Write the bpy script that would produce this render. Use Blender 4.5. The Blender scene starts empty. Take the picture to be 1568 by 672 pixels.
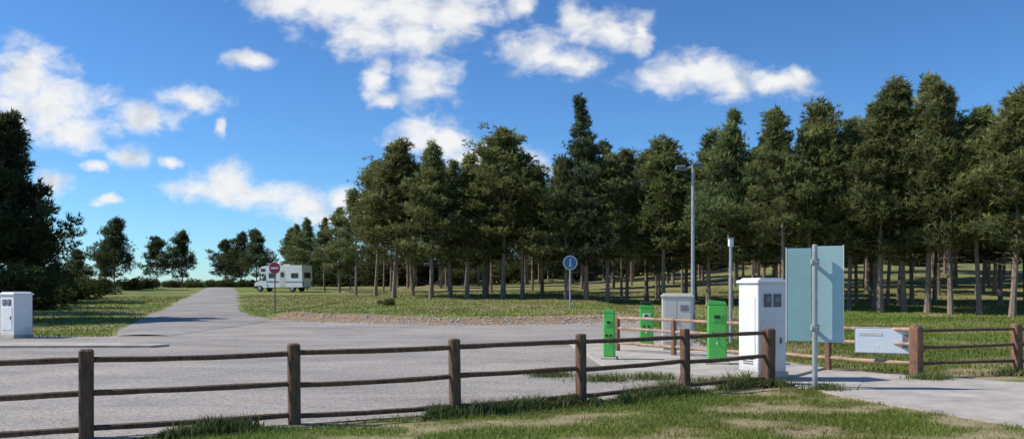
import bpy, math, random
import numpy as np
from mathutils import Vector, Matrix
random.seed(7); RNG=np.random.default_rng(11)
scene=bpy.context.scene
F=1305.0; EYE=1.69; HZ=435.0
def bx(px,Y): return (px-784.0)/F*Y

# ------------------------------------------------------------------ helpers
def ss(a,b,x):
    t=np.clip((np.asarray(x,float)-a)/(b-a),0,1); return t*t*(3-2*t)
_H=np.random.default_rng(3).random((256,256))
def vnoise(x,y,s=1.0):
    x=np.asarray(x,float)*s+1000.3; y=np.asarray(y,float)*s+1000.7
    xi=np.floor(x).astype(int); yi=np.floor(y).astype(int); fx=x-xi; fy=y-yi
    fx=fx*fx*(3-2*fx); fy=fy*fy*(3-2*fy)
    g=lambda a,b:_H[a%256,b%256]
    return (g(xi,yi)*(1-fx)+g(xi+1,yi)*fx)*(1-fy)+(g(xi,yi+1)*(1-fx)+g(xi+1,yi+1)*fx)*fy
def fbm(x,y,s=1.0):
    return (vnoise(x,y,s)+.5*vnoise(x,y,s*2.1)+.25*vnoise(x,y,s*4.3)+.12*vnoise(x,y,s*9.1))/1.87

LOT_FAR_X=[-60,-12.9,-12.6,-11.8,-11,-8,-5,-.6,3.9,6]
LOT_FAR_Y=[27.6,27.6,33,38,39.5,37.6,36,34.5,36.6,37]
LOT_NEAR_X=[-60,-5.5,-4.2,-2.6,-.74,.98,2.7,4.3,4.6,6]
LOT_NEAR_Y=[3,5,9.25,10.15,11.05,12.0,13.3,14.3,16,17]
ROAD_Y=[27.6,34,39.5,43.6,50,60,86,110,135]
ROAD_L=[-12.8,-15.4,-17.2,-18.5,-20.6,-23.7,-31.7,-39.5,-48]
ROAD_R=[-11,-11,-11,-13.4,-16,-19.3,-27.6,-35.8,-44.5]
def lot_far(x):
    x=np.asarray(x,float); return np.interp(x,LOT_FAR_X,LOT_FAR_Y)+(vnoise(x,0*x,.9)-.5)*.7+(vnoise(x,0*x+5,3)-.5)*.25
def lot_near(x):
    x=np.asarray(x,float); return np.interp(x,LOT_NEAR_X,LOT_NEAR_Y)+(vnoise(x,0*x+9,2.2)-.5)*.3
def road_l(y): return np.interp(y,ROAD_Y,ROAD_L)+(vnoise(y,0*np.asarray(y,float),.5)-.5)*.5
def road_r(y): return np.interp(y,ROAD_Y,ROAD_R)+(vnoise(y,0*np.asarray(y,float)+3,.5)-.5)*.5
def hbase(x,y):
    return ss(30,112,y)*1.2+ss(48,130,y)*ss(-8,38,x)*2.9+ss(105,190,y)*ss(-45,-15,x)*4
def hground(x,y):
    x=np.asarray(x,float); y=np.asarray(y,float)
    h=hbase(x,y)
    f=lot_far(x)
    isl=np.where(x>-11,ss(.0,1.4,y-f)*np.where(y>39.5,ss(0,1.2,x-road_r(y)),1),ss(.0,1.4,y-f)*ss(0,1.2,x-road_r(y))*ss(-12.5,-11,x))
    isl=isl*ss(7.5,5,x)
    bump=(fbm(x,y,.6)-.5)*.12
    nonpave=np.where((y>lot_near(x))&(y<f)&(x<5.8),0,1)
    onroad=((x>road_l(y)-.8)&(x<road_r(y)+.8)&(y>27)&(y<135))
    front=(y<18)
    bump=np.where(onroad|front,0,bump)*nonpave*ss(0,1.5,np.minimum(np.abs(y-f)*1.0,np.abs(y-18)))
    return h+isl*.27+bump

def newmesh(name,V,Fc,mats,mi=None,col=None,smooth=False,link=True,attr=None):
    me=bpy.data.meshes.new(name)
    V=V.tolist() if isinstance(V,np.ndarray) else V
    Fc=Fc.tolist() if isinstance(Fc,np.ndarray) else Fc
    me.from_pydata(V,[],Fc)
    for m in mats: me.materials.append(m)
    if mi is not None: me.polygons.foreach_set('material_index',np.asarray(mi,dtype=np.int32))
    if col is not None:
        a=me.color_attributes.new('Col','FLOAT_COLOR','POINT')
        c=np.ones((len(V),4),dtype=np.float32); c[:,:3]=col
        a.data.foreach_set('color',c.ravel())
    if smooth: me.polygons.foreach_set('use_smooth',np.ones(len(me.polygons),dtype=bool))
    me.update()
    if not link: return me
    ob=bpy.data.objects.new(name,me); scene.collection.objects.link(ob); return ob

class B:
    def __init__(s): s.v=[];s.f=[];s.m=[]
    def add(s,V,Fc,mi=0,M=None):
        o=len(s.v)
        for p in V:
            p=Vector(p); s.v.append(tuple(M@p if M else p))
        for f in Fc: s.f.append([i+o for i in f]); s.m.append(mi)
    def box(s,c,d,mi=0,M=None,top=1.0,ch=0.0):
        x,y,z=c; a,b,h=d[0]/2,d[1]/2,d[2]/2
        if ch<=0:
            V=[(x-a,y-b,z-h),(x+a,y-b,z-h),(x+a,y+b,z-h),(x-a,y+b,z-h),
               (x-a*top,y-b*top,z+h),(x+a*top,y-b*top,z+h),(x+a*top,y+b*top,z+h),(x-a*top,y+b*top,z+h)]
            s.add(V,[(0,3,2,1),(4,5,6,7),(0,1,5,4),(1,2,6,5),(2,3,7,6),(3,0,4,7)],mi,M)
        else:
            def ring(a,b,z,c): return [(x-a+c,y-b,z),(x+a-c,y-b,z),(x+a,y-b+c,z),(x+a,y+b-c,z),(x+a-c,y+b,z),(x-a+c,y+b,z),(x-a,y+b-c,z),(x-a,y-b+c,z)]
            R=[ring(a-ch,b-ch,z-h,ch*.6),ring(a,b,z-h+ch,ch),ring(a,b,z+h-ch,ch),ring(a-ch,b-ch,z+h,ch*.6)]
            V=sum(R,[]); Fc=[tuple(range(7,-1,-1)),tuple(range(24,32))]
            for k in range(3):
                for i in range(8):
                    j=(i+1)%8; Fc.append((k*8+i,k*8+j,k*8+8+j,k*8+8+i))
            s.add(V,Fc,mi,M)
    def tube(s,pts,rs,n=8,mi=0,M=None,cap=True):
        pts=[Vector(p) for p in pts]; V=[];Fc=[]
        for i,p in enumerate(pts):
            d=(pts[min(i+1,len(pts)-1)]-pts[max(i-1,0)]).normalized()
            u=d.cross(Vector((0,0,1)) if abs(d.z)<.9 else Vector((1,0,0))).normalized(); w=d.cross(u)
            for k in range(n):
                a=2*math.pi*k/n; V.append(p+(u*math.cos(a)+w*math.sin(a))*rs[i])
        for i in range(len(pts)-1):
            for k in range(n):
                j=(k+1)%n; Fc.append((i*n+k,i*n+j,(i+1)*n+j,(i+1)*n+k))
        if cap: Fc.append(tuple(range(n-1,-1,-1))); Fc.append(tuple((len(pts)-1)*n+k for k in range(n)))
        s.add(V,Fc,mi,M)
    def prism(s,prof,y0,y1,mi=0,M=None):
        n=len(prof); V=[(p[0],y0,p[1]) for p in prof]+[(p[0],y1,p[1]) for p in prof]
        Fc=[tuple(range(n)),tuple(range(2*n-1,n-1,-1))]+[(i,i+n,(i+1)%n+n,(i+1)%n) for i in range(n)]
        s.add(V,Fc,mi,M)
    def done(s,name,mats,loc=(0,0,0),rz=0,bevel=0,scale=1,smooth=False):
        ob=newmesh(name,s.v,s.f,mats,s.m,smooth=smooth)
        ob.location=loc; ob.rotation_euler=(0,0,rz); ob.scale=(scale,)*3
        import bmesh
        bm=bmesh.new(); bm.from_mesh(ob.data); bmesh.ops.recalc_face_normals(bm,faces=bm.faces); bm.to_mesh(ob.data); bm.free()
        if bevel:
            md=ob.modifiers.new('bevel','BEVEL'); md.width=bevel; md.segments=2; md.limit_method='ANGLE'; md.angle_limit=math.radians(40)
        return ob

# ------------------------------------------------------------------ materials
def nt(name):
    m=bpy.data.materials.new(name); m.use_nodes=True; t=m.node_tree
    return m,t,t.nodes['Principled BSDF']
def N(t,ty,**k):
    n=t.nodes.new(ty)
    for a,b in k.items():
        if a=='i':
            for q,w in b.items(): n.inputs[q].default_value=w
        else: setattr(n,a,b)
    return n
def rgba(c): return (c[0],c[1],c[2],1)
def ramp(t,stops):
    r=t.nodes.new('ShaderNodeValToRGB'); e=r.color_ramp.elements
    e[0].position=stops[0][0]; e[0].color=rgba(stops[0][1]); e[1].position=stops[-1][0]; e[1].color=rgba(stops[-1][1])
    for p,c in stops[1:-1]:
        q=e.new(p); q.color=rgba(c)
    return r
def simple(name,c,rough=.6,var=.18,scale=6,bump=.15,metal=0,bscale=40,dirt=None,stretch=None,transl=0):
    m,t,p=nt(name); tc=N(t,'ShaderNodeTexCoord')
    src=tc.outputs['Object']
    if stretch:
        mp=N(t,'ShaderNodeMapping'); mp.inputs['Scale'].default_value=stretch; t.links.new(src,mp.inputs[0]); src=mp.outputs[0]
    n=N(t,'ShaderNodeTexNoise',i={'Scale':scale,'Detail':5,'Roughness':.65}); t.links.new(src,n.inputs['Vector'])
    lo=[x*(1-var*1.6) for x in c]; hi=[min(1,x*(1+var)) for x in c]
    r=ramp(t,[(.3,lo),(.55,c),(.72,hi)]); t.links.new(n.outputs[0],r.inputs[0])
    out=r.outputs[0]
    if dirt:
        sp=N(t,'ShaderNodeSeparateXYZ'); t.links.new(tc.outputs['Object'],sp.inputs[0])
        ad=N(t,'ShaderNodeMath',operation='MULTIPLY_ADD'); ad.inputs[1].default_value=.5; t.links.new(n.outputs[0],ad.inputs[0]); t.links.new(sp.outputs[2],ad.inputs[2])
        mr=N(t,'ShaderNodeMapRange'); mr.inputs[1].default_value=.25; mr.inputs[2].default_value=.6; mr.inputs[3].default_value=.7; mr.inputs[4].default_value=0
        t.links.new(ad.outputs[0],mr.inputs[0])
        mx=N(t,'ShaderNodeMix',data_type='RGBA'); t.links.new(mr.outputs[0],mx.inputs[0]); t.links.new(out,mx.inputs[6]); mx.inputs[7].default_value=rgba(dirt); out=mx.outputs[2]
    t.links.new(out,p.inputs['Base Color'])
    if bump:
        b=N(t,'ShaderNodeTexNoise',i={'Scale':bscale,'Detail':3}); t.links.new(src,b.inputs['Vector'])
        bp=N(t,'ShaderNodeBump',i={'Strength':bump,'Distance':.02}); t.links.new(b.outputs[0],bp.inputs['Height']); t.links.new(bp.outputs[0],p.inputs['Normal'])
    p.inputs['Roughness'].default_value=rough; p.inputs['Metallic'].default_value=metal
    if transl:
        tr=N(t,'ShaderNodeBsdfTranslucent'); t.links.new(out,tr.inputs[0]); ms=N(t,'ShaderNodeMixShader'); ms.inputs[0].default_value=transl
        t.links.new(p.outputs[0],ms.inputs[1]); t.links.new(tr.outputs[0],ms.inputs[2]); t.links.new(ms.outputs[0],t.nodes['Material Output'].inputs[0])
    return m
def gravelmat(name,c,warm,spk=.5):
    m,t,p=nt(name); tc=N(t,'ShaderNodeTexCoord'); L=t.links.new
    big=N(t,'ShaderNodeTexNoise',i={'Scale':.22,'Detail':4,'Roughness':.6}); L(tc.outputs['Object'],big.inputs['Vector'])
    mp=N(t,'ShaderNodeMapping'); mp.inputs['Scale'].default_value=(.45,1.0,1); mp.inputs['Rotation'].default_value=(0,0,math.radians(14)); L(tc.outputs['Object'],mp.inputs[0])
    st=N(t,'ShaderNodeTexNoise',i={'Scale':.7,'Detail':8,'Roughness':.72,'Distortion':.4}); L(mp.outputs[0],st.inputs['Vector'])
    med=N(t,'ShaderNodeTexNoise',i={'Scale':13,'Detail':6,'Roughness':.8}); L(tc.outputs['Object'],med.inputs['Vector'])
    vo=N(t,'ShaderNodeTexVoronoi',i={'Scale':60}); L(tc.outputs['Object'],vo.inputs['Vector'])
    r1=ramp(t,[(.32,[x*.82 for x in c]),(.5,c),(.68,warm)]); L(big.outputs[0],r1.inputs[0])
    r2=ramp(t,[(.33,(.78,.78,.79)),(.5,(1,1,1)),(.67,(1.2,1.17,1.12))]); L(st.outputs[0],r2.inputs[0])
    r3=ramp(t,[(.3,(1-spk*.8,)*3),(.5,(1,1,1)),(.7,(1+spk*.6,)*3)]); L(med.outputs[0],r3.inputs[0])
    r4=ramp(t,[(0,(1-spk*.5,)*3),(1,(1+spk*.5,)*3)]); L(vo.outputs['Color'],r4.inputs[0])
    out=r1.outputs[0]
    for q in (r2,r3,r4):
        mx=N(t,'ShaderNodeMix',data_type='RGBA',blend_type='MULTIPLY'); mx.inputs[0].default_value=1; L(out,mx.inputs[6]); L(q.outputs[0],mx.inputs[7]); out=mx.outputs[2]
    L(out,p.inputs['Base Color']); p.inputs['Roughness'].default_value=.95
    bp=N(t,'ShaderNodeBump',i={'Strength':.3,'Distance':.012}); L(med.outputs[0],bp.inputs['Height']); L(bp.outputs[0],p.inputs['Normal'])
    p.inputs['Specular IOR Level'].default_value=.2
    return m
def vcolmat(name,transl=.3,rand=.25,noisy=None):
    m,t,p=nt(name); L=t.links.new
    a=N(t,'ShaderNodeAttribute',attribute_name='Col'); oi=N(t,'ShaderNodeObjectInfo')
    out=a.outputs['Color']
    if rand:
        mr=N(t,'ShaderNodeMapRange'); mr.inputs[3].default_value=1-rand; mr.inputs[4].default_value=1+rand; L(oi.outputs['Random'],mr.inputs[0])
        h=N(t,'ShaderNodeHueSaturation'); L(mr.outputs[0],h.inputs['Value']); L(out,h.inputs['Color'])
        mr2=N(t,'ShaderNodeMapRange'); mr2.inputs[3].default_value=.482; mr2.inputs[4].default_value=.512
        mm=N(t,'ShaderNodeMath',operation='FRACT'); m2=N(t,'ShaderNodeMath',operation='MULTIPLY'); m2.inputs[1].default_value=7.3; L(oi.outputs['Random'],m2.inputs[0]); L(m2.outputs[0],mm.inputs[0]); L(mm.outputs[0],mr2.inputs[0]); L(mr2.outputs[0],h.inputs['Hue'])
        out=h.outputs[0]
    if noisy:
        tc=N(t,'ShaderNodeTexCoord')
        for sc,am in noisy:
            n=N(t,'ShaderNodeTexNoise',i={'Scale':sc,'Detail':4,'Roughness':.7}); L(tc.outputs['Object'],n.inputs['Vector'])
            r=ramp(t,[(.3,(1-am,)*3),(.7,(1+am,)*3)]); L(n.outputs[0],r.inputs[0])
            mx=N(t,'ShaderNodeMix',data_type='RGBA',blend_type='MULTIPLY'); mx.inputs[0].default_value=1; L(out,mx.inputs[6]); L(r.outputs[0],mx.inputs[7]); out=mx.outputs[2]
    if transl:
        t.nodes.remove(p); p=N(t,'ShaderNodeBsdfDiffuse'); L(out,p.inputs[0])
        tr=N(t,'ShaderNodeBsdfTranslucent'); L(out,tr.inputs[0]); ms=N(t,'ShaderNodeMixShader'); ms.inputs[0].default_value=transl
        L(p.outputs[0],ms.inputs[1]); L(tr.outputs[0],ms.inputs[2]); L(ms.outputs[0],t.nodes['Material Output'].inputs[0])
    else:
        L(out,p.inputs['Base Color']); p.inputs['Roughness'].default_value=.85; p.inputs['Specular IOR Level'].default_value=.1
        if noisy:
            n=N(t,'ShaderNodeTexNoise',i={'Scale':14,'Detail':3}); L(tc.outputs['Object'],n.inputs['Vector'])
            bp=N(t,'ShaderNodeBump',i={'Strength':.5,'Distance':.04}); L(n.outputs[0],bp.inputs['Height']); L(bp.outputs[0],p.inputs['Normal'])
    return m

M_needle=vcolmat('pine_needles',.42,.22)
M_bark=simple('pine_bark',(.27,.20,.155),.9,.35,3,0,stretch=(4,4,1))
M_grass=vcolmat('grass_blades',.35,0)
M_ground=vcolmat('meadow_soil',0,0,[(.5,.15),(5,.22),(30,.25)])
M_lot=gravelmat('gravel',(.335,.308,.277),(.395,.36,.32),.6)
M_road=gravelmat('worn_asphalt',(.31,.29,.267),(.36,.335,.30),.42)
M_conc=simple('concrete',(.46,.42,.36),.9,.2,1.5,.3)
M_wood=simple('weathered_wood',(.165,.092,.052),.8,.4,5,.5,stretch=(5,5,1.2))
M_wood2=simple('pale_wood',(.46,.30,.21),.8,.3,5,.4)
M_woodr=simple('reddish_wood',(.24,.12,.07),.8,.3,5,.4)
M_white=simple('white_paint',(.80,.80,.78),.55,.06,3,.1,dirt=(.45,.42,.36))
M_cream=simple('cream_paint',(.72,.66,.56),.6,.08,3,.1)
M_green=simple('green_paint',(.10,.52,.09),.45,.08,3,.05)
M_black=simple('black_plastic',(.02,.02,.022),.5,.2,5,.05)
M_steel=simple('galvanised_steel',(.42,.43,.44),.5,.15,8,.1,metal=.35)
M_dgrey=simple('grey_metal',(.14,.145,.15),.5,.15,8,.1,metal=.2)
M_red=simple('sign_red',(.36,.03,.045),.45,.1,4,.05)
M_blue=simple('sign_blue',(.08,.18,.40),.45,.1,4,.05)
M_glass=simple('dark_glass',(.03,.04,.05),.1,.1,4,0)
M_label=simple('label_grey',(.25,.27,.3),.5,.3,20,.05)
M_teal=simple('teal_panel',(.30,.50,.51),.5,.07,1.5,.02)
M_teal2=simple('pale_teal_panel',(.44,.64,.65),.5,.07,1.5,.02)
M_stripe=simple('stripe_blue',(.2,.3,.42),.5,.1,4,.05)
M_rock=simple('stone',(.40,.34,.285),.9,.3,7,0)
m,t,p=nt('info_board_print'); tc=N(t,'ShaderNodeTexCoord'); L=t.links.new
n=N(t,'ShaderNodeTexNoise',i={'Scale':3.2,'Detail':3}); L(tc.outputs['Object'],n.inputs['Vector'])
r=ramp(t,[(.35,(.78,.80,.82)),(.52,(.68,.77,.84)),(.62,(.80,.81,.81)),(.7,(.45,.60,.66))]); L(n.outputs[0],r.inputs[0]); L(r.outputs[0],p.inputs['Base Color']); p.inputs['Roughness'].default_value=.4
M_print=m

# ------------------------------------------------------------------ ground
def axis(segs):
    o=[]
    for a,b,s in segs: o+=list(np.arange(a,b,s))
    return np.array(o+[segs[-1][1]])
xs=axis([(-3000,-400,260),(-400,-100,25),(-100,-50,4),(-50,-8,.7),(-8,14,.3),(14,50,.9),(50,100,4),(100,400,25),(400,3000,260)])
ys=axis([(-300,-20,40),(-20,6,2),(6,20,.25),(20,48,.5),(48,90,1.2),(90,160,3),(160,400,20),(400,4000,300)])
X,Y=np.meshgrid(xs,ys); Z=hground(X,Y)
def earth(X,Y):
    f=lot_far(X); w=1.0+2.6*vnoise(X,0*X+3,.45)
    e=(ss(-.3,.1,Y-f)*ss(1.0,.45,(Y-f)/w))*(X>-12)*ss(6.5,5,X)
    return np.clip(e*(.5+.95*fbm(X,Y,1.7)),0,1)
def gcol(X,Y):
    n=fbm(X,Y,.35); n2=fbm(X+40,Y-13,1.3)
    dry=ss(.50,.68,.55*n+.45*n2)
    dry=np.where(Y<18,ss(.50,.65,.4*fbm(X,Y,.8)+.6*fbm(X+7,Y*1.7,1.1)+.07*ss(2,6,X)),dry*.7)
    g=np.stack([.135+.055*n,.172+.045*n2,.05+0*n],-1)*(.68+.64*fbm(X-9,Y+31,.22)[...,None]); tan=np.array([.34,.275,.165])
    c=g*(1-dry[...,None])+tan*dry[...,None]
    ff=ss(48,58,Y)*ss(-26,-14,X)*(.25+.6*fbm(X,Y,.3))
    c=c*(1-ff[...,None])+np.array([.25,.225,.10])*ff[...,None]
    e=earth(X,Y)
    c=c*(1-e[...,None])+np.array([.30,.195,.125])*e[...,None]
    return c,dry
C,_=gcol(X,Y)
ny,nx=X.shape; idx=np.arange(nx*ny).reshape(ny,nx)
Fc=np.stack([idx[:-1,:-1],idx[:-1,1:],idx[1:,1:],idx[1:,:-1]],-1).reshape(-1,4)
newmesh('ground',np.stack([X,Y,Z],-1).reshape(-1,3),Fc,[M_ground],col=C.reshape(-1,3),smooth=True)
def sheet(name,A,mat):
    ny,nx=A.shape[:2]; idx=np.arange(nx*ny).reshape(ny,nx)
    Fc=np.stack([idx[:-1,:-1],idx[:-1,1:],idx[1:,1:],idx[1:,:-1]],-1).reshape(-1,4)
    return newmesh(name,A.reshape(-1,3),Fc,[mat],smooth=True)
cx=np.arange(-60,5.81,.2); tt=np.linspace(0,1,50)
nr,fr=lot_near(cx),lot_far(cx)
Yg=nr[None]+(fr-nr)[None]*tt[:,None]; Xg=np.repeat(cx[None],50,0)
sheet('gravel_lot',np.stack([Xg,Yg,hbase(Xg,Yg)+.008],-1),M_lot)
ry=np.concatenate([np.arange(27.7,60,.5),np.arange(60,136,1.5)]); tt=np.linspace(0,1,9)
Xr=road_l(ry)[:,None]+(road_r(ry)-road_l(ry))[:,None]*tt[None]; Yr=np.repeat(ry[:,None],9,1)
crown=(1-(2*tt-1)**2)*.04
sheet('road',np.stack([Xr,Yr,hbase(Xr,Yr)+.016+crown[None]],-1),M_road)
def slab(name,poly,z0,z1,mat,j=.03):
    P=[]
    for i in range(len(poly)):
        a=Vector(poly[i]); b_=Vector(poly[(i+1)%len(poly)]); k=max(1,int((b_-a).length/.4))
        for q in range(k):
            p=a.lerp(b_,q/k); P.append((p.x+random.uniform(-j,j),p.y+random.uniform(-j,j)))
    b=B(); n=len(P)
    V=[(x,y,z0) for x,y in P]+[(x,y,z1) for x,y in P]
    b.add(V,[tuple(range(n,2*n))]+[(i,(i+1)%n,(i+1)%n+n,i+n) for i in range(n)])
    return b.done(name,[mat])
slab('concrete_pad',[(1.9,16.6),(4.45,14.55),(6.15,16.75),(4.6,21.5),(3.9,24.5),(1.6,24)],-.05,.06,M_conc,.01)
slab('footpath',[(4.5,14.5),(4.75,13.5),(5.3,11.9),(6.05,10),(6.9,7),(7.4,4),(12,4),(11.5,9.5),(9.9,13.6),(8.2,15.0),(6.17,16.7)],-.05,.02,M_conc,.03)
slab('concrete_apron',[(-48,21.6),(-9.6,22.6),(-9.3,23.1),(-12,23.9),(-48,23.2)],-.05,.07,M_conc,.02)

# ------------------------------------------------------------------ grass scatter
def blades(name,x,y,z,h,w,col,lean=.5,per=1):
    n=len(x); a=RNG.random(n)*6.283
    s=np.stack([np.cos(a),np.sin(a),0*a],-1)*(w/2)[:,None]
    c=np.stack([x,y,z-.01],-1); b=RNG.random(n)*6.283; l=RNG.random(n)*lean*h
    mid=c+np.stack([np.cos(b)*l*.35,np.sin(b)*l*.35,h*.6],-1)
    tip=c+np.stack([np.cos(b)*l,np.sin(b)*l,h],-1)
    V=np.stack([c-s,c+s,mid+s*.7,mid-s*.7,tip],1).reshape(-1,3)
    i=np.arange(n)*5
    q=np.stack([i,i+1,i+2,i+3],-1).tolist(); tr=np.stack([i+3,i+2,i+4],-1).tolist()
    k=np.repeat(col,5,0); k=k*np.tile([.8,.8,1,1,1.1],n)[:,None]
    return newmesh(name,V,q+tr,[M_grass],col=k)
def gc(x,y,jit=.22,g=1.2):
    c,dry=gcol(x,y); n=len(x)
    return np.clip(c*g*(1+ (RNG.random((n,1))-.5)*2*jit)*np.array([.98,1.04,.9]),.01,.6),dry
pathx=lambda y:np.interp(y,[4,7,10,11.9,13.5,14.5],[7.4,6.9,6.05,5.3,4.75,4.5])
n=160000; x=RNG.uniform(-5,7.5,n); y=RNG.uniform(7.5,14.8,n)
edge=lot_near(x)+.04+(RNG.random(n)-.5)*.18
k=(y<edge)&(x<pathx(y)+(RNG.random(n)-.5)*.14)
x,y=x[k],y[k]; c,dry=gc(x,y)
keep=RNG.random(len(x))<(1-.68*dry); x,y,c,dry=x[keep],y[keep],c[keep],dry[keep]
h=(.018+.035*RNG.random(len(x)))*(1+1.1*fbm(x,y,2.5))*(1-.4*dry)
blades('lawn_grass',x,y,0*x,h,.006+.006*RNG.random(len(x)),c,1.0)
def wcol(n):
    t_=RNG.random((n,1)); base=np.array([.16,.205,.065])*(1-t_)+np.array([.24,.24,.10])*t_**2
    return base*(.7+.6*RNG.random((n,1)))
n=22000; x=RNG.uniform(-4.3,5.0,n); f=lot_near(x); y=f+RNG.normal(0,.13,n)-.06
k=(fbm(x,y*0,1.6)>.44)&(x<4.9)&(y<14.9); x,y=x[k],y[k]; c=wcol(len(x))
h=((.04+.15*RNG.random(len(x))**2.2)*ss(.42,.62,fbm(x,0*x,1.6))*(.5+1.1*fbm(x,y,5))*(1+.4*ss(1,4,x))+.02)
blades('weeds',x,y,0*x,h,.010+.010*RNG.random(len(x)),c,.9)
pts=[]
for (ax,ay,r,q) in [(4.3,14.1,.35,700),(5.0,13.55,.3,400),(1.6,14.9,.5,600),(.7,15.6,.45,500),(7.4,15.1,.4,700),(9.5,15.9,.5,700),(2.5,15.2,.5,500),(3.4,14.4,.5,600),(-3.4,10.1,.3,250),(-.9,11.0,.2,250),(2.7,13.1,.3,500),(-6.5,8.6,.3,200)]:
    pts.append(np.stack([RNG.normal(ax,r/2,q),RNG.normal(ay,r/3,q)],-1))
pts=np.concatenate(pts); x,y=pts[:,0],pts[:,1]
c=wcol(len(x))
blades('weeds',x,y,0*x,.04+.13*RNG.random(len(x)),.012+.010*RNG.random(len(x)),c,.9)
n=80000; x=RNG.uniform(5.2,24,n); y=14.5+RNG.random(n)**1.3*26
k=(x>np.interp(y,[14.5,15.4,21,24,40],[8.9,7.4,4.9,4.9,5.9]))&(x<y*.75)&~((y<15.6)&(x<9.2)); x,y=x[k],y[k]; c,dry=gc(x,y)
keep=RNG.random(len(x))<(1-.6*dry); x,y,c=x[keep],y[keep],c[keep]
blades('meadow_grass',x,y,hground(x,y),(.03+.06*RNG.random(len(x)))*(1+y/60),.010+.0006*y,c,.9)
n=70000; x=RNG.uniform(-28,34,n); y=34+RNG.random(n)**1.4*42
k=(y>lot_far(x)+.35)&(x>road_r(y)+.3)&(np.abs(x)<y*.66)&(RNG.random(n)>earth(x,y)*1.2); x,y=x[k],y[k]; c,dry=gc(x,y)
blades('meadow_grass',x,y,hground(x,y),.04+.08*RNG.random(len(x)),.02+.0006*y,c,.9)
n=45000; x=RNG.uniform(-50,-12.8,n); y=27.2+RNG.random(n)**1.4*45
k=(x<road_l(y)-.2)&(x>-y*.66); x,y=x[k],y[k]; c,dry=gc(x,y)
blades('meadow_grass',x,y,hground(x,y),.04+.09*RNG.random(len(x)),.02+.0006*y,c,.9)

def stones(name,P,rmin,rmax,mat):
    V=[];Fc=[]
    for (x,y,z) in P:
        r=random.uniform(rmin,rmax); o=len(V)
        for i in range(5):
            a=i*1.257+random.random()*.5; V.append((x+math.cos(a)*r*random.uniform(.7,1.2),y+math.sin(a)*r*random.uniform(.7,1.2),z-.003))
        V.append((x+random.uniform(-.2,.2)*r,y,z+r*random.uniform(.4,.7)))
        for i in range(5): Fc.append((o+i,o+(i+1)%5,o+5))
    return newmesh(name,V,Fc,[mat])
P=[]
while len(P)<9000:
    yy=7+random.random()**1.6*16; xx=random.uniform(-.7*yy,5)
    if yy>float(np.interp(xx,LOT_NEAR_X,LOT_NEAR_Y))+.1 and not(xx>1.6 and yy>14.5): P.append((xx,yy,.008))
stones('gravel_stones',P,.006,.016,M_rock)
P=[]
for i in range(1500):
    xx=random.uniform(-12,6); ff=float(lot_far(np.array([xx]))[0]); yy=ff+random.gauss(.4,.6)
    P.append((xx,yy,float(hground(xx,yy))))
stones('bank_stones',P,.03,.10,M_rock)

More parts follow.
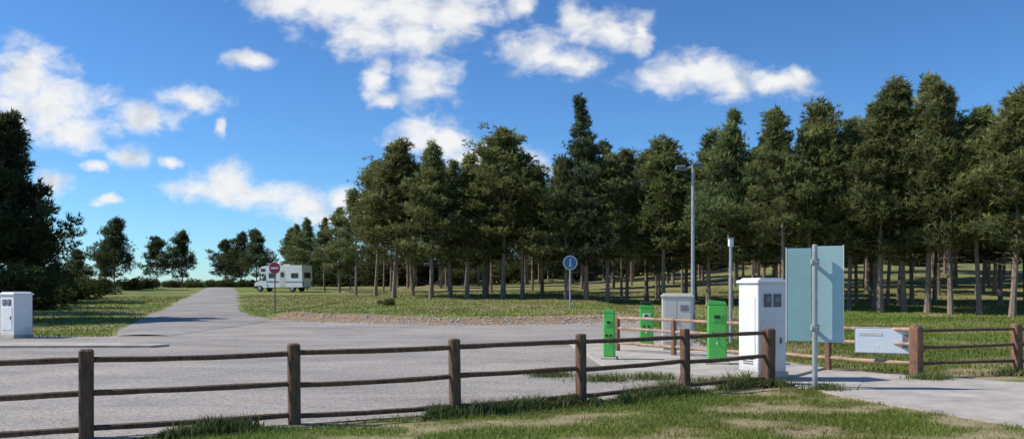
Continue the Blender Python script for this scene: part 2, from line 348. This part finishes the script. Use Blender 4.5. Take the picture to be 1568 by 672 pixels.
# ------------------------------------------------------------------ trees
def nrm(a): return a/np.maximum(np.linalg.norm(a,axis=-1,keepdims=True),1e-6)
def make_pine(name,seed,H,cb,R,pw=.6,dens=1.0,base=(.15,.17,.065),dead=True,openness=.1,tl=(.2,.38),low=.7,step=1.0,el0=4,el1=58,cl=.22,topw=.04):
    rg=np.random.default_rng(seed); b=B(); rnd=random.Random(seed)
    n=9; px_,py_=rnd.uniform(0,6),rnd.uniform(0,6)
    def ax(z):
        q=z/H; return np.array([math.sin(q*3+px_)*.022*H*q,math.sin(q*2.4+py_)*.022*H*q,z])
    r0=.010*H+.02
    b.tube([ax(H*i/n) for i in range(n+1)],[max(.015,r0*(1-i/n)**.75*(1.25 if i==0 else 1)) for i in range(n+1)],7,0)
    Cn=[];Dn=[];Vn=[]
    z=cb*H
    side=rnd.uniform(0,6.28); wob=[rnd.uniform(0,6.28) for _ in range(4)]
    while z<H*.99:
        t=(z-cb*H)/(H-cb*H)
        prof=((1-t)**pw)*min(1,low+t*1.8)*(1+.13*math.sin(t*11+wob[0]))+topw*(1-t*.6)
        k=rnd.randint(4,6) if t<.85 else 4
        a0=rnd.uniform(0,6.28); zz=z
        sc_=rnd.uniform(.76,1.2)
        op=openness+(.2 if t<.18 else 0)
        for q in range(k):
            if rnd.random()<op: continue
            a=a0+q*6.283/k+rnd.uniform(-.4,.4)
            Lb=R*prof*sc_*rnd.uniform(.45,1.3)*(1+.2*math.cos(a-side+t*3))
            el=math.radians(el0+ t*(el1-el0)+rnd.uniform(-15,18)); z0=zz+rnd.uniform(-.32,.32)*(1-t)
            P=[]; p=ax(z0); seg=4
            for s in range(seg+1):
                P.append(p.copy()); e=el+ .45*(s/seg)
                d=np.array([math.cos(a)*math.cos(e),math.sin(a)*math.cos(e),math.sin(e)]); p=p+d*Lb/seg
            rb=.010+.011*Lb*(1-t*.5)
            b.tube(P,[rb*(1-.85*s/seg) for s in range(seg+1)],3,0,cap=False)
            P=np.array(P); lat=np.array([-math.sin(a),math.cos(a),0]); outd=np.array([math.cos(a),math.sin(a),0])
            nc=max(2,int(2.6+2.5*Lb*dens))
            for ci in range(nc):
                uu=1.0 if ci==0 else rnd.random()**.55*.66+.32
                i0=min(int(uu*seg),seg-1); fr_=uu*seg-i0
                sp=0 if ci==0 else rnd.uniform(-1,1)
                cc=P[i0]*(1-fr_)+P[i0+1]*fr_+lat*sp*.40*Lb*math.sin(min(uu,1)*2.5)-outd*abs(sp)*.1*Lb+np.array([0,0,rnd.uniform(-.06,.26)])
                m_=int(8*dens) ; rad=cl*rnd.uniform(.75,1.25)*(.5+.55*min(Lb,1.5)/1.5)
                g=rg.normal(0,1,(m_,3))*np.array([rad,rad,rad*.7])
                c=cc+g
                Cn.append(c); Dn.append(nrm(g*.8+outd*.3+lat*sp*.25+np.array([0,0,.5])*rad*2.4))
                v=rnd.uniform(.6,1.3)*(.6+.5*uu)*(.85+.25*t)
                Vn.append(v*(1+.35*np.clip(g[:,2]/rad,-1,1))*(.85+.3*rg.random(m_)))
        z+=rnd.uniform(.32,.56)*(H/12)**.5*step*(1-.35*t)
    if dead:
        for q in range(int(14)):
            zz=rnd.uniform(.08,cb+.08)*H; a=rnd.uniform(0,6.28); Lb=rnd.uniform(.4,1.4)
            p=ax(zz); e=rnd.uniform(-.3,.3)
            b.tube([p,p+np.array([math.cos(a)*Lb*.6,math.sin(a)*Lb*.6,e*Lb*.5]),p+np.array([math.cos(a+.2)*Lb,math.sin(a+.2)*Lb,e*Lb])],[.02,.013,.005],3,0,cap=False)
    c=np.concatenate(Cn);d=np.concatenate(Dn);v=np.concatenate(Vn); nb=7; T=len(c)
    c=np.repeat(c,nb,0);d=np.repeat(d,nb,0)
    dd=nrm(d*.55+rg.normal(0,.5,(T*nb,3))+np.array([0,0,.18]))
    sdv=nrm(np.cross(dd,rg.normal(0,1,(T*nb,3))))
    ln=rg.uniform(tl[0],tl[1],(T*nb,1)); w=rg.uniform(.020,.042,(T*nb,1))
    V=np.stack([c-sdv*w,c+sdv*w,c+dd*ln],1).reshape(-1,3)
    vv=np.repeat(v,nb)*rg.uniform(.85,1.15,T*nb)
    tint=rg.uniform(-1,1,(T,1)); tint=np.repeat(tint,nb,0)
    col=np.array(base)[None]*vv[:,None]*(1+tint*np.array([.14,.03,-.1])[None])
    col=np.repeat(col,3,0)
    off=len(b.v); VV=np.concatenate([np.array(b.v),V]); 
    Fn=(np.arange(T*nb*3).reshape(-1,3)+off).tolist()
    CC=np.concatenate([np.full((off,3),.1),np.clip(col,0,1)])
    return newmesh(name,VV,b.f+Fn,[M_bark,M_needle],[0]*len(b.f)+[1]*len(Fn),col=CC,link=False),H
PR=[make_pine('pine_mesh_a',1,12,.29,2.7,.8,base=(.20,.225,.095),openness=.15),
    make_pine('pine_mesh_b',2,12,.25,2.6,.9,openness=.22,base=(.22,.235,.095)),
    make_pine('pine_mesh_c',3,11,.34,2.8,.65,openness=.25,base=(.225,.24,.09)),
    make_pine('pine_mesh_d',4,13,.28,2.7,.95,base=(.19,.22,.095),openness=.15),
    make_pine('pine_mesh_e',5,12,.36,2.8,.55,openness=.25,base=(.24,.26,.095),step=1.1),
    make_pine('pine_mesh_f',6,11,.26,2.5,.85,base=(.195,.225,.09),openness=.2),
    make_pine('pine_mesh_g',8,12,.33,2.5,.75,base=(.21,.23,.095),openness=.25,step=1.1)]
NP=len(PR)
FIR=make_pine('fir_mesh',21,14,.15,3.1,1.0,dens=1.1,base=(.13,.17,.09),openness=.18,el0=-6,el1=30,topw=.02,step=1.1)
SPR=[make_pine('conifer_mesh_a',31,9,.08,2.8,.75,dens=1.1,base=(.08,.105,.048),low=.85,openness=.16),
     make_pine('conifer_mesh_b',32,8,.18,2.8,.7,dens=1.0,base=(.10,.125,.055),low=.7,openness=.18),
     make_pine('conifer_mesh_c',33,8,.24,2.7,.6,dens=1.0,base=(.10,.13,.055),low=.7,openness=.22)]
def place(proto,x,y,H,ws=1.0,coll=None,name='pine_tree',sink=.05):
    me,h0=proto; s=H/h0; ob=bpy.data.objects.new(name,me); (coll or scene.collection).objects.link(ob)
    ob.location=(x,y,float(hground(x,y))-sink); ob.rotation_euler=(random.uniform(-.03,.03),random.uniform(-.03,.03),random.uniform(0,6.28)); ob.scale=(s*ws,s*ws,s)
    return ob
def Hfor(px,top,Y):
    x=bx(px,Y); return EYE+(HZ-top)/F*Y-float(hground(x,Y))
SK=[(445,352,102),(458,345,96),(470,335,95),(497,335,90),(520,318,84),(545,290,76),(575,252,68),(603,224,64),(632,256,66),(660,220,60),(690,250,64),(715,238,60),(742,246,64),(770,205,60),(800,243,62),(830,262,66),(866,245,60),(898,142,57),(930,218,58),(960,232,60),(990,236,62),(1015,222,56),(1050,245,60),(1085,208,54),(1120,176,51),(1160,208,52),(1200,168,49),(1240,200,50),(1266,168,48),(1300,188,50),(1348,128,47),(1385,148,48),(1420,120,45),(1456,132,43),(1500,175,45),(1550,150,43),(1610,150,42),(1670,170,42),(1740,140,41),(1820,160,40)]
for i,(px,top,Yd) in enumerate(SK):
    pr=FIR if px==898 else PR[(i*5+2)%NP]
    w=1.2 if px<900 else 1.1
    if px==898: w=.95
    Yd=Yd+random.uniform(-1.5,2.5)
    place(pr,bx(px,Yd),Yd,Hfor(px,top,Yd),w*random.uniform(.92,1.12))
skx=[s[0] for s in SK]; skt=[s[1] for s in SK]; sky_=[s[2] for s in SK]
fc=bpy.data.collections.new('pine_forest')
cnt=0
while cnt<130:
    px=random.uniform(432,1850); f=np.interp(px,skx,sky_); Yd=f+1.5+random.random()**1.1*55
    top=float(np.interp(px,skx,skt))+random.uniform(8,70); top=min(top,375)
    x=bx(px,Yd)
    if x<float(np.interp(Yd,ROAD_Y,ROAD_R))+6: continue
    place(PR[random.randrange(NP)],x,Yd,max(6,min(14.5,Hfor(px,top,Yd))),random.uniform(.85,1.1),fc); cnt+=1
e=bpy.data.objects.new('pine_forest',None); e.instance_type='COLLECTION'; e.instance_collection=fc; scene.collection.objects.link(e)
for (px,top,Yd,k,w) in [(18,182,40,0,1.0),(-40,150,38,0,1.1),(60,345,52,1,1.0),(175,340,92,1,1.05),(163,372,100,2,1.0),(240,366,112,2,1.1),(280,358,112,1,.95),(345,370,128,2,1.1),(370,360,124,1,.9),(393,356,118,1,1.0),(357,385,135,1,1.2),(-120,180,45,0,1.1),(-10,260,60,1,1.2),(118,385,85,1,1.2)]:
    place(SPR[k],bx(px,Yd),Yd,Hfor(px,top,Yd),w)
def bushmesh(name,seed,base=(.06,.085,.028),n=1800):
    rg=np.random.default_rng(seed)
    cs=rg.normal(0,1,(9,3))*np.array([.7,.5,.25])+np.array([0,0,.75]); rs=rg.uniform(.35,.7,9)
    k=rg.integers(0,9,n); d=nrm(rg.normal(0,1,(n,3))); r=rs[k]*rg.uniform(.6,1.08,n)
    c=cs[k]+d*r[:,None]; c[:,2]=np.abs(c[:,2]); nb=4
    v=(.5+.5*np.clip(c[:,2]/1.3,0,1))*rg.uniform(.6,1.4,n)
    c=np.repeat(c,nb,0); dd=nrm(np.repeat(d,nb,0)*.5+rg.normal(0,.7,(n*nb,3))); s=nrm(np.cross(dd,rg.normal(0,1,(n*nb,3))))*rg.uniform(.02,.04,(n*nb,1))
    V=np.stack([c-s,c+s,c+dd*rg.uniform(.08,.17,(n*nb,1))],1).reshape(-1,3)
    b=B()
    for q in range(6):
        a=q*1.05; b.tube([(0,0,0),(math.cos(a)*.3,math.sin(a)*.25,.5),(math.cos(a)*.7,math.sin(a)*.5,1.0)],[.03,.02,.008],4)
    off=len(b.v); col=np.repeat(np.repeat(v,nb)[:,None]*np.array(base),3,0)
    Fn=(np.arange(len(V)).reshape(-1,3)+off).tolist()
    return newmesh(name,np.concatenate([np.array(b.v),V]),b.f+Fn,[M_bark,M_needle],[0]*len(b.f)+[1]*len(Fn),col=np.concatenate([np.full((off,3),.1),col]),link=False)
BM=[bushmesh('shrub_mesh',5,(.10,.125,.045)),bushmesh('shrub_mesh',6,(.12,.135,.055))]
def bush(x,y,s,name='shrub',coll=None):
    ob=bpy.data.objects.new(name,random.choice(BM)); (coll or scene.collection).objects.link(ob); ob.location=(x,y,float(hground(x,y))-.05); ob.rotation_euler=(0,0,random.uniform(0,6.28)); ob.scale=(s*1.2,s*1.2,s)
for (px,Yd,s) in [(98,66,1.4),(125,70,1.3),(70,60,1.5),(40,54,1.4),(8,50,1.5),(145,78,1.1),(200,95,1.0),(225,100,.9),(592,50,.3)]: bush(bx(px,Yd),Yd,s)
hc=bpy.data.collections.new('hedgerow')
for i in range(80):
    px=random.uniform(-80,440); Yd=random.uniform(118,150); bush(bx(px,Yd),Yd,random.uniform(.4,.9),'shrub',hc)
for i in range(90):
    px=random.uniform(450,1500); Yd=random.uniform(112,150); bush(bx(px,Yd),Yd,random.uniform(1.4,3.0),'shrub',hc)
e=bpy.data.objects.new('hedgerow',None); e.instance_type='COLLECTION'; e.instance_collection=hc; scene.collection.objects.link(e)

# ------------------------------------------------------------------ fences
def fence(name,P,mats,zr=(.87,.49,.11),pw=.13,hts=None,rr=.034,wid=None,seg=True,off=0):
    b=B()
    for i,(x,y) in enumerate(P):
        a=P[max(i-1,0)]; c=P[min(i+1,len(P)-1)]; ang=math.atan2(c[1]-a[1],c[0]-a[0])
        w=(wid[i] if wid else pw); hh=(hts[i] if hts else 1.0)
        M=Matrix.Translation((x,y,float(hground(x,y))))@Matrix.Rotation(ang+random.uniform(-.06,.06),4,'Z')@Matrix.Rotation(random.uniform(-.02,.02),4,'X')@Matrix.Rotation(random.uniform(-.012,.012),4,'Y')
        b.box((0,0,hh/2-.06),(w,w,hh+.08),0,M,ch=w*.13)
    for i in range(len(P)-1):
        a=Vector((*P[i],float(hground(*P[i])))); c=Vector((*P[i+1],float(hground(*P[i+1])))); d=(c-a).normalized(); 
        for z in zr:
            j=random.uniform(-.016,.016); k=random.uniform(-.016,.016); n=7; pts=[]; rs=[]
            a2=a+d*(pw*.3 if off else 0); bow=random.uniform(-.015,.006)
            for q in range(n+1):
                t_=q/n; p=a2.lerp(c,t_); p.z+=z+j*(1-t_)+k*t_+bow*math.sin(math.pi*t_)+random.uniform(-.003,.003); pts.append(p); rs.append(rr*random.uniform(.90,1.08))
            b.tube(pts,rs,10,1)
    ob=b.done(name,mats)
    return ob
NF=[(-8.75,7.45),(-6.7,8.4),(-4.66,9.33),(-2.62,10.26),(-.74,11.12),(.98,12.07),(2.7,13.25),(4.3,14.32)]
fence('wooden_fence',NF,[M_wood,M_wood],hts=[1,1,1,1,1,1.01,1.02,.97],wid=[.14,.14,.15,.135,.13,.125,.125,.19])
b0=Vector((7.33,15.45)); b1=Vector((2.6,21.0))
fence('wooden_fence',[tuple(b0.lerp(b1,q)) for q in (0,.235,.5,.76,1)],[M_woodr,M_wood2],zr=(.86,.60,.25),hts=[.95,.6,.9,.9,.9],wid=[.19,.1,.1,.1,.1],pw=.1,rr=.035)
fence('wooden_fence',[(7.33,15.47),(9.54,16.1),(11.8,16.8),(14.0,17.5)],[M_woodr,M_wood],zr=(.84,.55,.24),hts=[.97,.97,.95,.95],wid=[.17,.16,.16,.16],rr=.03)

# ------------------------------------------------------------------ utility cabinets
def cabinet(name,x,y,w,d,h,rz,z0=0):
    b=B(); 
    b.box((0,0,.05),(w+.06,d+.06,.10),1,ch=.01)
    b.box((0,0,.10+(h-.2)/2),(w,d,h-.2),0,ch=.012)
    b.box((0,0,h-.07),(w+.07,d+.07,.06),0,ch=.012)
    b.prism([(-w/2,h-.04),(w/2,h-.04),(w/2-.08,h+.0),(-w/2+.08,h+.0)],-d/2+.02,d/2-.02,0)
    b.box((0,-d/2-.006,.62),(w*.74,.012,.72),0,ch=.003)
    b.box((w*.28,-d/2-.018,.65),(.03,.02,.1),2)
    for k in (-1,1):
        b.box((k*w*.17,-d/2-.008,h*.775),(w*.26,.016,h*.13),2,ch=.003)
        b.box((k*w*.17,-d/2-.019,h*.775+.02),(w*.18,.006,h*.05),3)
    for q in range(4): b.box((-w/2-.004,0,.25+q*.04),(.008,d*.5,.015),2)
    b.box((-w/2-.005,0,h*.5),(.01,d*.72,h*.62),0,ch=.003)
    return b.done(name,[M_white,M_conc,M_dgrey,M_label],(x,y,z0),rz)
cabinet('utility_cabinet',4.42,15.05,.62,.52,1.74,math.radians(24),.06)
cabinet('utility_cabinet',bx(25,26.9),26.9,.72,.6,1.45,math.radians(-28),0)

b=B(); w,d,h=.76,.5,1.42
b.box((0,0,.06),(w*.9,d*.9,.12),1); b.box((0,0,.12+.6),(w,d,1.2),0,ch=.02); b.box((0,0,1.345),(w+.05,d+.05,.05),0,ch=.012); b.box((0,0,1.39),(w-.04,d-.04,.04),0,ch=.01)
b.box((-.17,-d/2-.006,.72),(.31,.012,1.0),0,ch=.003); b.box((.17,-d/2-.006,.72),(.31,.012,1.0),0,ch=.003)
b.box((-.04,-d/2-.02,.75),(.02,.02,.12),2)
for q in range(5): b.box((.17,-d/2-.016,1.0+q*.03),(.2,.006,.012),2)
b.done('service_cabinet',[M_cream,M_conc,M_dgrey],(bx(1037,21.3),21.3,.05),math.radians(-10))

def bollard(x,y,w,d,h,rz,head=False):
    b=B()
    b.box((0,0,.03),(w+.1,d+.1,.06),1,ch=.01)
    b.box((0,0,.06+(h-.1)/2),(w,d,h-.1),0,ch=.025)
    b.prism([(-w/2,h-.04),(w/2,h-.04),(w/2-.03,h+.02),(-w/2+.03,h+.05)],-d/2,d/2,0)
    b.box((0,-d/2-.006,h*.76),(w*.55,.012,h*.12),3 if head else 0,ch=.003)
    b.box((0,-d/2-.016,h*.77),(w*.3,.008,h*.05),2)
    b.tube([(0,-d/2,h*.36),(0,-d/2-.08,h*.36),(0,-d/2-.1,h*.33)],[.015,.015,.012],8,4)
    for k in (-1,1): b.tube([(k*w*.18,-d/2,h*.5),(k*w*.18,-d/2-.02,h*.5)],[.03,.028],10,2)
    b.box((-w/2-.005,0,h*.45),(.01,d*.6,h*.6),0,ch=.003)
    if head:
        b.box((0,0,h+.09),(w*.95,d*.9,.08),2,ch=.02); b.box((0,-.02,h+.05),(w*.5,d*.5,.06),2)
    return b.done('service_bollard',[M_green,M_conc,M_black,M_white,M_steel],(x,y,.055),rz)
bollard(bx(933,18.6),18.6,.25,.22,1.05,math.radians(-14))
bollard(bx(1098,17.5),17.5,.38,.28,1.26,math.radians(-12))
bollard(bx(990,22.6),22.6,.36,.26,1.05,math.radians(-10),True)

# ------------------------------------------------------------------ signs & poles
b=B()
b.tube([(0,0,-.1),(0,0,2.31)],[.042,.042],14,0); b.tube([(0,0,2.31),(0,0,2.325)],[.045,.03],14,0); b.tube([(0,0,0),(0,0,.02)],[.1,.1],14,0)
Mx=Matrix.Translation((.03,.10,0))@Matrix.Rotation(math.radians(-19),4,'Z')
b.box((-.235,.03,1.52),(.38,.02,1.50),1,Mx,ch=.004); b.box((.225,.03,1.53),(.40,.02,1.54),3,Mx,ch=.004)
for z in (1.0,2.05):
    b.box((-.02,.05,z),(.70,.02,.04),0,Mx); b.tube([(-.06,0,z),(.06,0,z)],[.05,.05],8,0); b.box((0,.06,z),(.05,.12,.04),0)
for xx,h_,zc in ((-.435,1.53,1.52),(.435,1.57,1.53),(.01,1.5,1.52)): b.box((xx,.03,zc),(.018,.028,h_),4,Mx)
b.done('information_panel',[M_steel,M_teal,M_dgrey,M_teal2,M_white],(4.84,13.62,0),0)
b=B(); b.box((0,0,0),(.92,.02,.44),0,ch=.004); b.box((0,.012,0),(.96,.012,.48),1); b.box((.38,-.013,.0),(.09,.004,.24),2); b.box((-.2,-.013,.12),(.4,.004,.05),3)
pc=b0.lerp(b1,.085)
b.done('information_board',[M_print,M_steel,M_label,M_white],(pc.x-.05,pc.y-.10,.64),math.radians(-24))
def disc(b,r,y,th,mi,z,n=28): b.tube([(0,y,z),(0,y-th,z)],[r,r],n,mi)
b=B(); b.tube([(0,0,-.2),(0,0,2.75)],[.035,.035],10,0); disc(b,.30,-.04,.02,1,2.42); disc(b,.315,-.035,.012,2,2.42); b.box((0,-.064,2.42),(.42,.006,.095),2); b.box((0,-.03,2.3),(.12,.02,.04),0); b.box((0,-.03,2.55),(.12,.02,.04),0)
yy=45; b.done('no_entry_sign',[M_dgrey,M_red,M_white],(bx(421,yy),yy,float(hground(bx(421,yy),yy))),math.radians(-8))
b=B(); b.tube([(0,0,-.2),(0,0,2.80)],[.045,.045],10,0)
disc(b,.38,-.035,.012,2,2.43); disc(b,.33,-.04,.02,1,2.43)
b.box((0,-.066,2.38),(.08,.008,.26),2); b.box((0,-.066,2.59),(.09,.008,.08),2); b.box((0,-.066,2.25),(.18,.008,.05),2)
b.box((0,-.03,2.3),(.2,.02,.04),0); b.box((0,-.03,2.6),(.2,.02,.04),0)
yy=45; b.done('round_blue_sign',[M_steel,M_blue,M_white],(bx(873,yy),yy,float(hground(bx(873,yy),yy))),math.radians(4))
b=B(); hh=5.85
b.box((0,0,.03),(.35,.35,.06),1,ch=.01); b.tube([(0,0,0),(0,0,.9),(0,0,.95),(0,0,hh)],[.09,.085,.07,.05],14,0)
b.box((0,-.088,.5),(.09,.012,.26),2)
b.tube([(-.5,0,hh-.12),(0,0,hh-.05),(.35,0,hh-.0)],[.03,.03,.03],8,0)
for s_,zz in ((-.42,-.08),(.16,.02)):
    M=Matrix.Translation((s_,-.05,hh+zz))@Matrix.Rotation(math.radians(20),4,'X')
    b.box((0,0,.02),(.40,.30,.12),2,M,top=.75,ch=0); b.box((0,0,-.05),(.32,.24,.02),3,M)
yy=30; b.done('street_lamp',[M_steel,M_conc,M_dgrey,M_label],(bx(1061,yy),yy,0),math.radians(-5),smooth=False)
b=B(); b.box((0,0,.02),(.25,.25,.05),1); b.tube([(0,0,0),(0,0,2.75)],[.05,.042],12,0); b.box((0,0,2.86),(.13,.15,.24),2,ch=.02); b.box((0,0,2.99),(.17,.19,.02),0)
yy=24; b.done('lamp_post',[M_steel,M_conc,M_white],(bx(1119,yy),yy,0),0)

# ------------------------------------------------------------------ motorhome
b=B(); W=1.1
body=[(-1.5,.45),(-1.5,1.95),(-2.2,2.02),(-2.45,2.25),(-2.3,2.62),(-1.7,2.86),(2.85,2.92),(2.95,2.8),(3.0,.5)]
b.prism(body,-W,W,0)
cab=[(-3.05,.42),(-3.08,.85),(-2.95,1.02),(-2.25,1.22),(-1.75,1.93),(-1.503,1.93),(-1.503,.42)]
b.prism(cab,-W+.12,W-.12,0)
b.prism([(-3.12,.36),(-3.12,.62),(-2.6,.62),(-2.6,.36)],-W+.1,W-.1,1)
b.prism([(-2.72,1.105),(-2.27,1.245),(-1.80,1.915),(-1.9,1.915),(-2.34,1.27),(-2.72,1.13)],-W+.2,W-.2,2)
for sy in (-1,1):
    y0=sy*(W-.12); y1=sy*(W-.108)
    b.prism([(-2.15,1.22),(-1.78,1.78),(-1.56,1.78),(-1.56,1.22)],min(y0,y1),max(y0,y1),2)
    ya,yb=sorted((sy*W,sy*(W+.012)))
    def pan(x0,x1,z0,z1,mi):
        b.prism([(x0+.05,z0),(x1-.05,z0),(x1,z0+.05),(x1,z1-.05),(x1-.05,z1),(x0+.05,z1),(x0,z1-.05),(x0,z0+.05)],ya,yb,mi)
    pan(-1.2,-.3,1.5,2.05,2); pan(1.6,2.5,1.5,2.05,2); pan(-2.2,-1.6,2.22,2.55,2)
    pan(.2,.85,.55,2.35,4); ya,yb=sorted((sy*(W+.012),sy*(W+.02))); pan(.3,.75,1.6,2.15,2)
    ya,yb=sorted((sy*W,sy*(W+.008))); b.prism([(-1.5,1.0),(.15,1.0),(.15,1.16),(-1.5,1.2)],ya,yb,3); b.prism([(.9,1.0),(3.0,1.0),(3.0,1.14),(.9,1.16)],ya,yb,3)
    b.tube([(-2.1,sy*(W-.1),1.35),(-2.15,sy*(W+.15),1.4)],[.02,.02],6,1); b.box((-2.15,sy*(W+.17),1.45),(.08,.14,.3),1)
    for wx in (-2.35,1.75):
        b.tube([(wx,sy*(W-.3),.34),(wx,sy*(W-.02),.34)],[.34,.34],20,1); b.tube([(wx,sy*(W-.02),.34),(wx,sy*(W+.004),.34)],[.2,.17],14,5)
    b.box((-3.09,sy*.72,.82),(.06,.28,.16),5); b.box((3.02,sy*.9,.9),(.04,.14,.4),6)
b.box((.6,0,2.98),(.8,.7,.12),4,ch=.03); b.box((-1.0,0,2.96),(.5,.5,.1),4,ch=.03)
b.box((0,0,.45),(5.6,1.9,.12),1); b.box((3.02,0,1.8),(.03,1.3,.6),2)
yy=86; mx=bx(434,yy)
b.done('motorhome',[simple('motorhome_white',(.84,.84,.82),.35,.04,2,.02),M_black,M_glass,M_stripe,M_cream,M_steel,M_red],(mx,yy,float(hground(mx,yy))+.03),math.radians(-16),bevel=.03,scale=.90)

# ------------------------------------------------------------------ world
el=math.radians(44); az=math.radians(-88)   # azimuth from +Y toward +X
sd=Vector((math.sin(az)*math.cos(el),math.cos(az)*math.cos(el),math.sin(el)))
w=bpy.data.worlds.new("World"); scene.world=w; w.use_nodes=True; t=w.node_tree; L=t.links.new
bg=t.nodes['Background']; bg.inputs[1].default_value=.115
sky=N(t,'ShaderNodeTexSky',sky_type='NISHITA'); sky.sun_disc=False; sky.sun_elevation=el; sky.sun_rotation=az; sky.air_density=1.0; sky.dust_density=.2; sky.ozone_density=3; sky.altitude=900
tint=N(t,'ShaderNodeMix',data_type='RGBA',blend_type='MULTIPLY'); tint.inputs[0].default_value=1; tint.inputs[7].default_value=(.66/8,.97/8,1.22/8,1); L(sky.outputs[0],tint.inputs[6])
gm=N(t,'ShaderNodeGamma'); gm.inputs[1].default_value=1.13; L(tint.outputs[2],gm.inputs[0])
t8=N(t,'ShaderNodeVectorMath',operation='SCALE'); t8.inputs['Scale'].default_value=8.4; L(gm.outputs[0],t8.inputs[0])
tc=N(t,'ShaderNodeTexCoord'); sp=N(t,'ShaderNodeSeparateXYZ'); L(tc.outputs['Generated'],sp.inputs[0])
def MA(op,a,b=None,c=None):
    n=N(t,'ShaderNodeMath',operation=op)
    for i,q in enumerate((a,b,c)):
        if q is None: continue
        if isinstance(q,(int,float)): n.inputs[i].default_value=q
        else: L(q,n.inputs[i])
    return n.outputs[0]
ym=MA('MAXIMUM',sp.outputs[1],.08); u=MA('DIVIDE',sp.outputs[0],ym); v=MA('DIVIDE',sp.outputs[2],ym)
cb=N(t,'ShaderNodeCombineXYZ'); L(u,cb.inputs[0]); L(v,cb.inputs[1])
def VM(op,a,b=None,c=None):
    n=N(t,'ShaderNodeVectorMath',operation=op)
    for i,q in enumerate((a,b,c)):
        if q is None: continue
        if isinstance(q,tuple): n.inputs[i].default_value=q
        else: L(q,n.inputs[i])
    return n
nz=N(t,'ShaderNodeTexNoise',i={'Scale':16,'Detail':3,'Roughness':.6}); L(cb.outputs[0],nz.inputs['Vector'])
wob=VM('MULTIPLY_ADD',nz.outputs['Color'],(.05,.03,0),(-.025,-.015,0)).outputs[0]
pw=VM('ADD',cb.outputs[0],wob).outputs[0]
CL=[(450,5,70,22),(540,15,90,36),(630,15,90,40),(700,20,60,32),(560,58,50,26),(640,62,45,22),(795,6,22,20),
(650,122,42,32),(575,120,24,28),(590,152,18,10),(378,90,30,11),(30,125,75,48),(70,160,80,38),(110,195,62,28),(20,185,40,22),
(225,180,46,20),(290,150,42,16),(195,240,27,16),(145,252,15,8),(85,282,28,18),(170,309,22,7),(258,252,20,7),(334,190,6,12),
(345,280,42,27),(300,292,45,14),(400,300,55,20),(465,316,45,20),(525,303,24,18),(560,320,30,20),
(640,205,40,28),(690,215,36,24),(740,243,70,20),(820,80,52,28),(875,95,45,20),(880,35,26,24),(935,48,50,24),(985,50,18,26),
(1030,115,58,24),(1085,112,50,28),(1120,135,30,18),(1190,130,45,17),(1220,122,16,16),(500,330,50,14),(800,262,40,14)]
acc=None
for (a,b_,rx,ry_) in CL:
    c0=((a-784)/F,(HZ-b_)/F); rr=(rx*1.08/F,ry_*1.1/F)
    q=VM('MULTIPLY_ADD',pw,(1/rr[0],1/rr[1],0),(-c0[0]/rr[0],-c0[1]/rr[1],0)).outputs[0]
    d=VM('LENGTH',q).outputs['Value']
    if acc is None: acc=d
    else:
        n=N(t,'ShaderNodeMath',operation='SMOOTH_MIN'); L(acc,n.inputs[0]); L(d,n.inputs[1]); n.inputs[2].default_value=.2; acc=n.outputs[0]
mp=N(t,'ShaderNodeMapping'); mp.inputs['Scale'].default_value=(1,1.5,1); L(cb.outputs[0],mp.inputs[0])
n1=N(t,'ShaderNodeTexNoise',i={'Scale':26,'Detail':7,'Roughness':.6,'Distortion':.3}); L(mp.outputs[0],n1.inputs['Vector'])
fld=MA('MULTIPLY_ADD',n1.outputs[0],-2.4,1.2); fld=MA('ADD',acc,fld)
mr=N(t,'ShaderNodeMapRange',interpolation_type='SMOOTHSTEP'); mr.inputs[1].default_value=1.52; mr.inputs[2].default_value=.15; L(fld,mr.inputs[0])
mp2=N(t,'ShaderNodeMapping'); mp2.inputs['Location'].default_value=(.008,-.016,0); mp2.inputs['Scale'].default_value=(1,1.5,1); L(cb.outputs[0],mp2.inputs[0])
n2=N(t,'ShaderNodeTexNoise',i={'Scale':20,'Detail':3,'Roughness':.5,'Distortion':.3}); L(mp2.outputs[0],n2.inputs['Vector'])
cr=ramp(t,[(.34,(.98,.98,.98)),(.52,(.93,.94,.96)),(.70,(.68,.73,.80))]); L(n2.outputs[0],cr.inputs[0])
cm=N(t,'ShaderNodeMix',data_type='RGBA',blend_type='MULTIPLY'); cm.inputs[0].default_value=1; L(cr.outputs[0],cm.inputs[6]); cm.inputs[7].default_value=(8.2,8.2,8.2,1)
mx=N(t,'ShaderNodeMix',data_type='RGBA'); L(mr.outputs[0],mx.inputs[0]); L(t8.outputs[0],mx.inputs[6]); L(cm.outputs[2],mx.inputs[7]); L(mx.outputs[2],bg.inputs[0])
sl=bpy.data.lights.new('sun','SUN'); sl.energy=5.0; sl.angle=math.radians(.5); sl.color=(1,.94,.85)
so=bpy.data.objects.new('sun',sl); scene.collection.objects.link(so); so.rotation_euler=(-sd).to_track_quat('-Z','Y').to_euler()
# ------------------------------------------------------------------ camera
cd=bpy.data.cameras.new('camera'); co=bpy.data.objects.new('camera',cd); scene.collection.objects.link(co); scene.camera=co
co.location=(0,0,EYE); co.rotation_euler=(math.radians(90),0,0); cd.sensor_width=36; cd.lens=36*F/1568; cd.shift_y=99/1568; cd.clip_end=9000; cd.clip_start=.05
scene.view_settings.view_transform='Standard'; scene.view_settings.look='None'; scene.view_settings.exposure=0
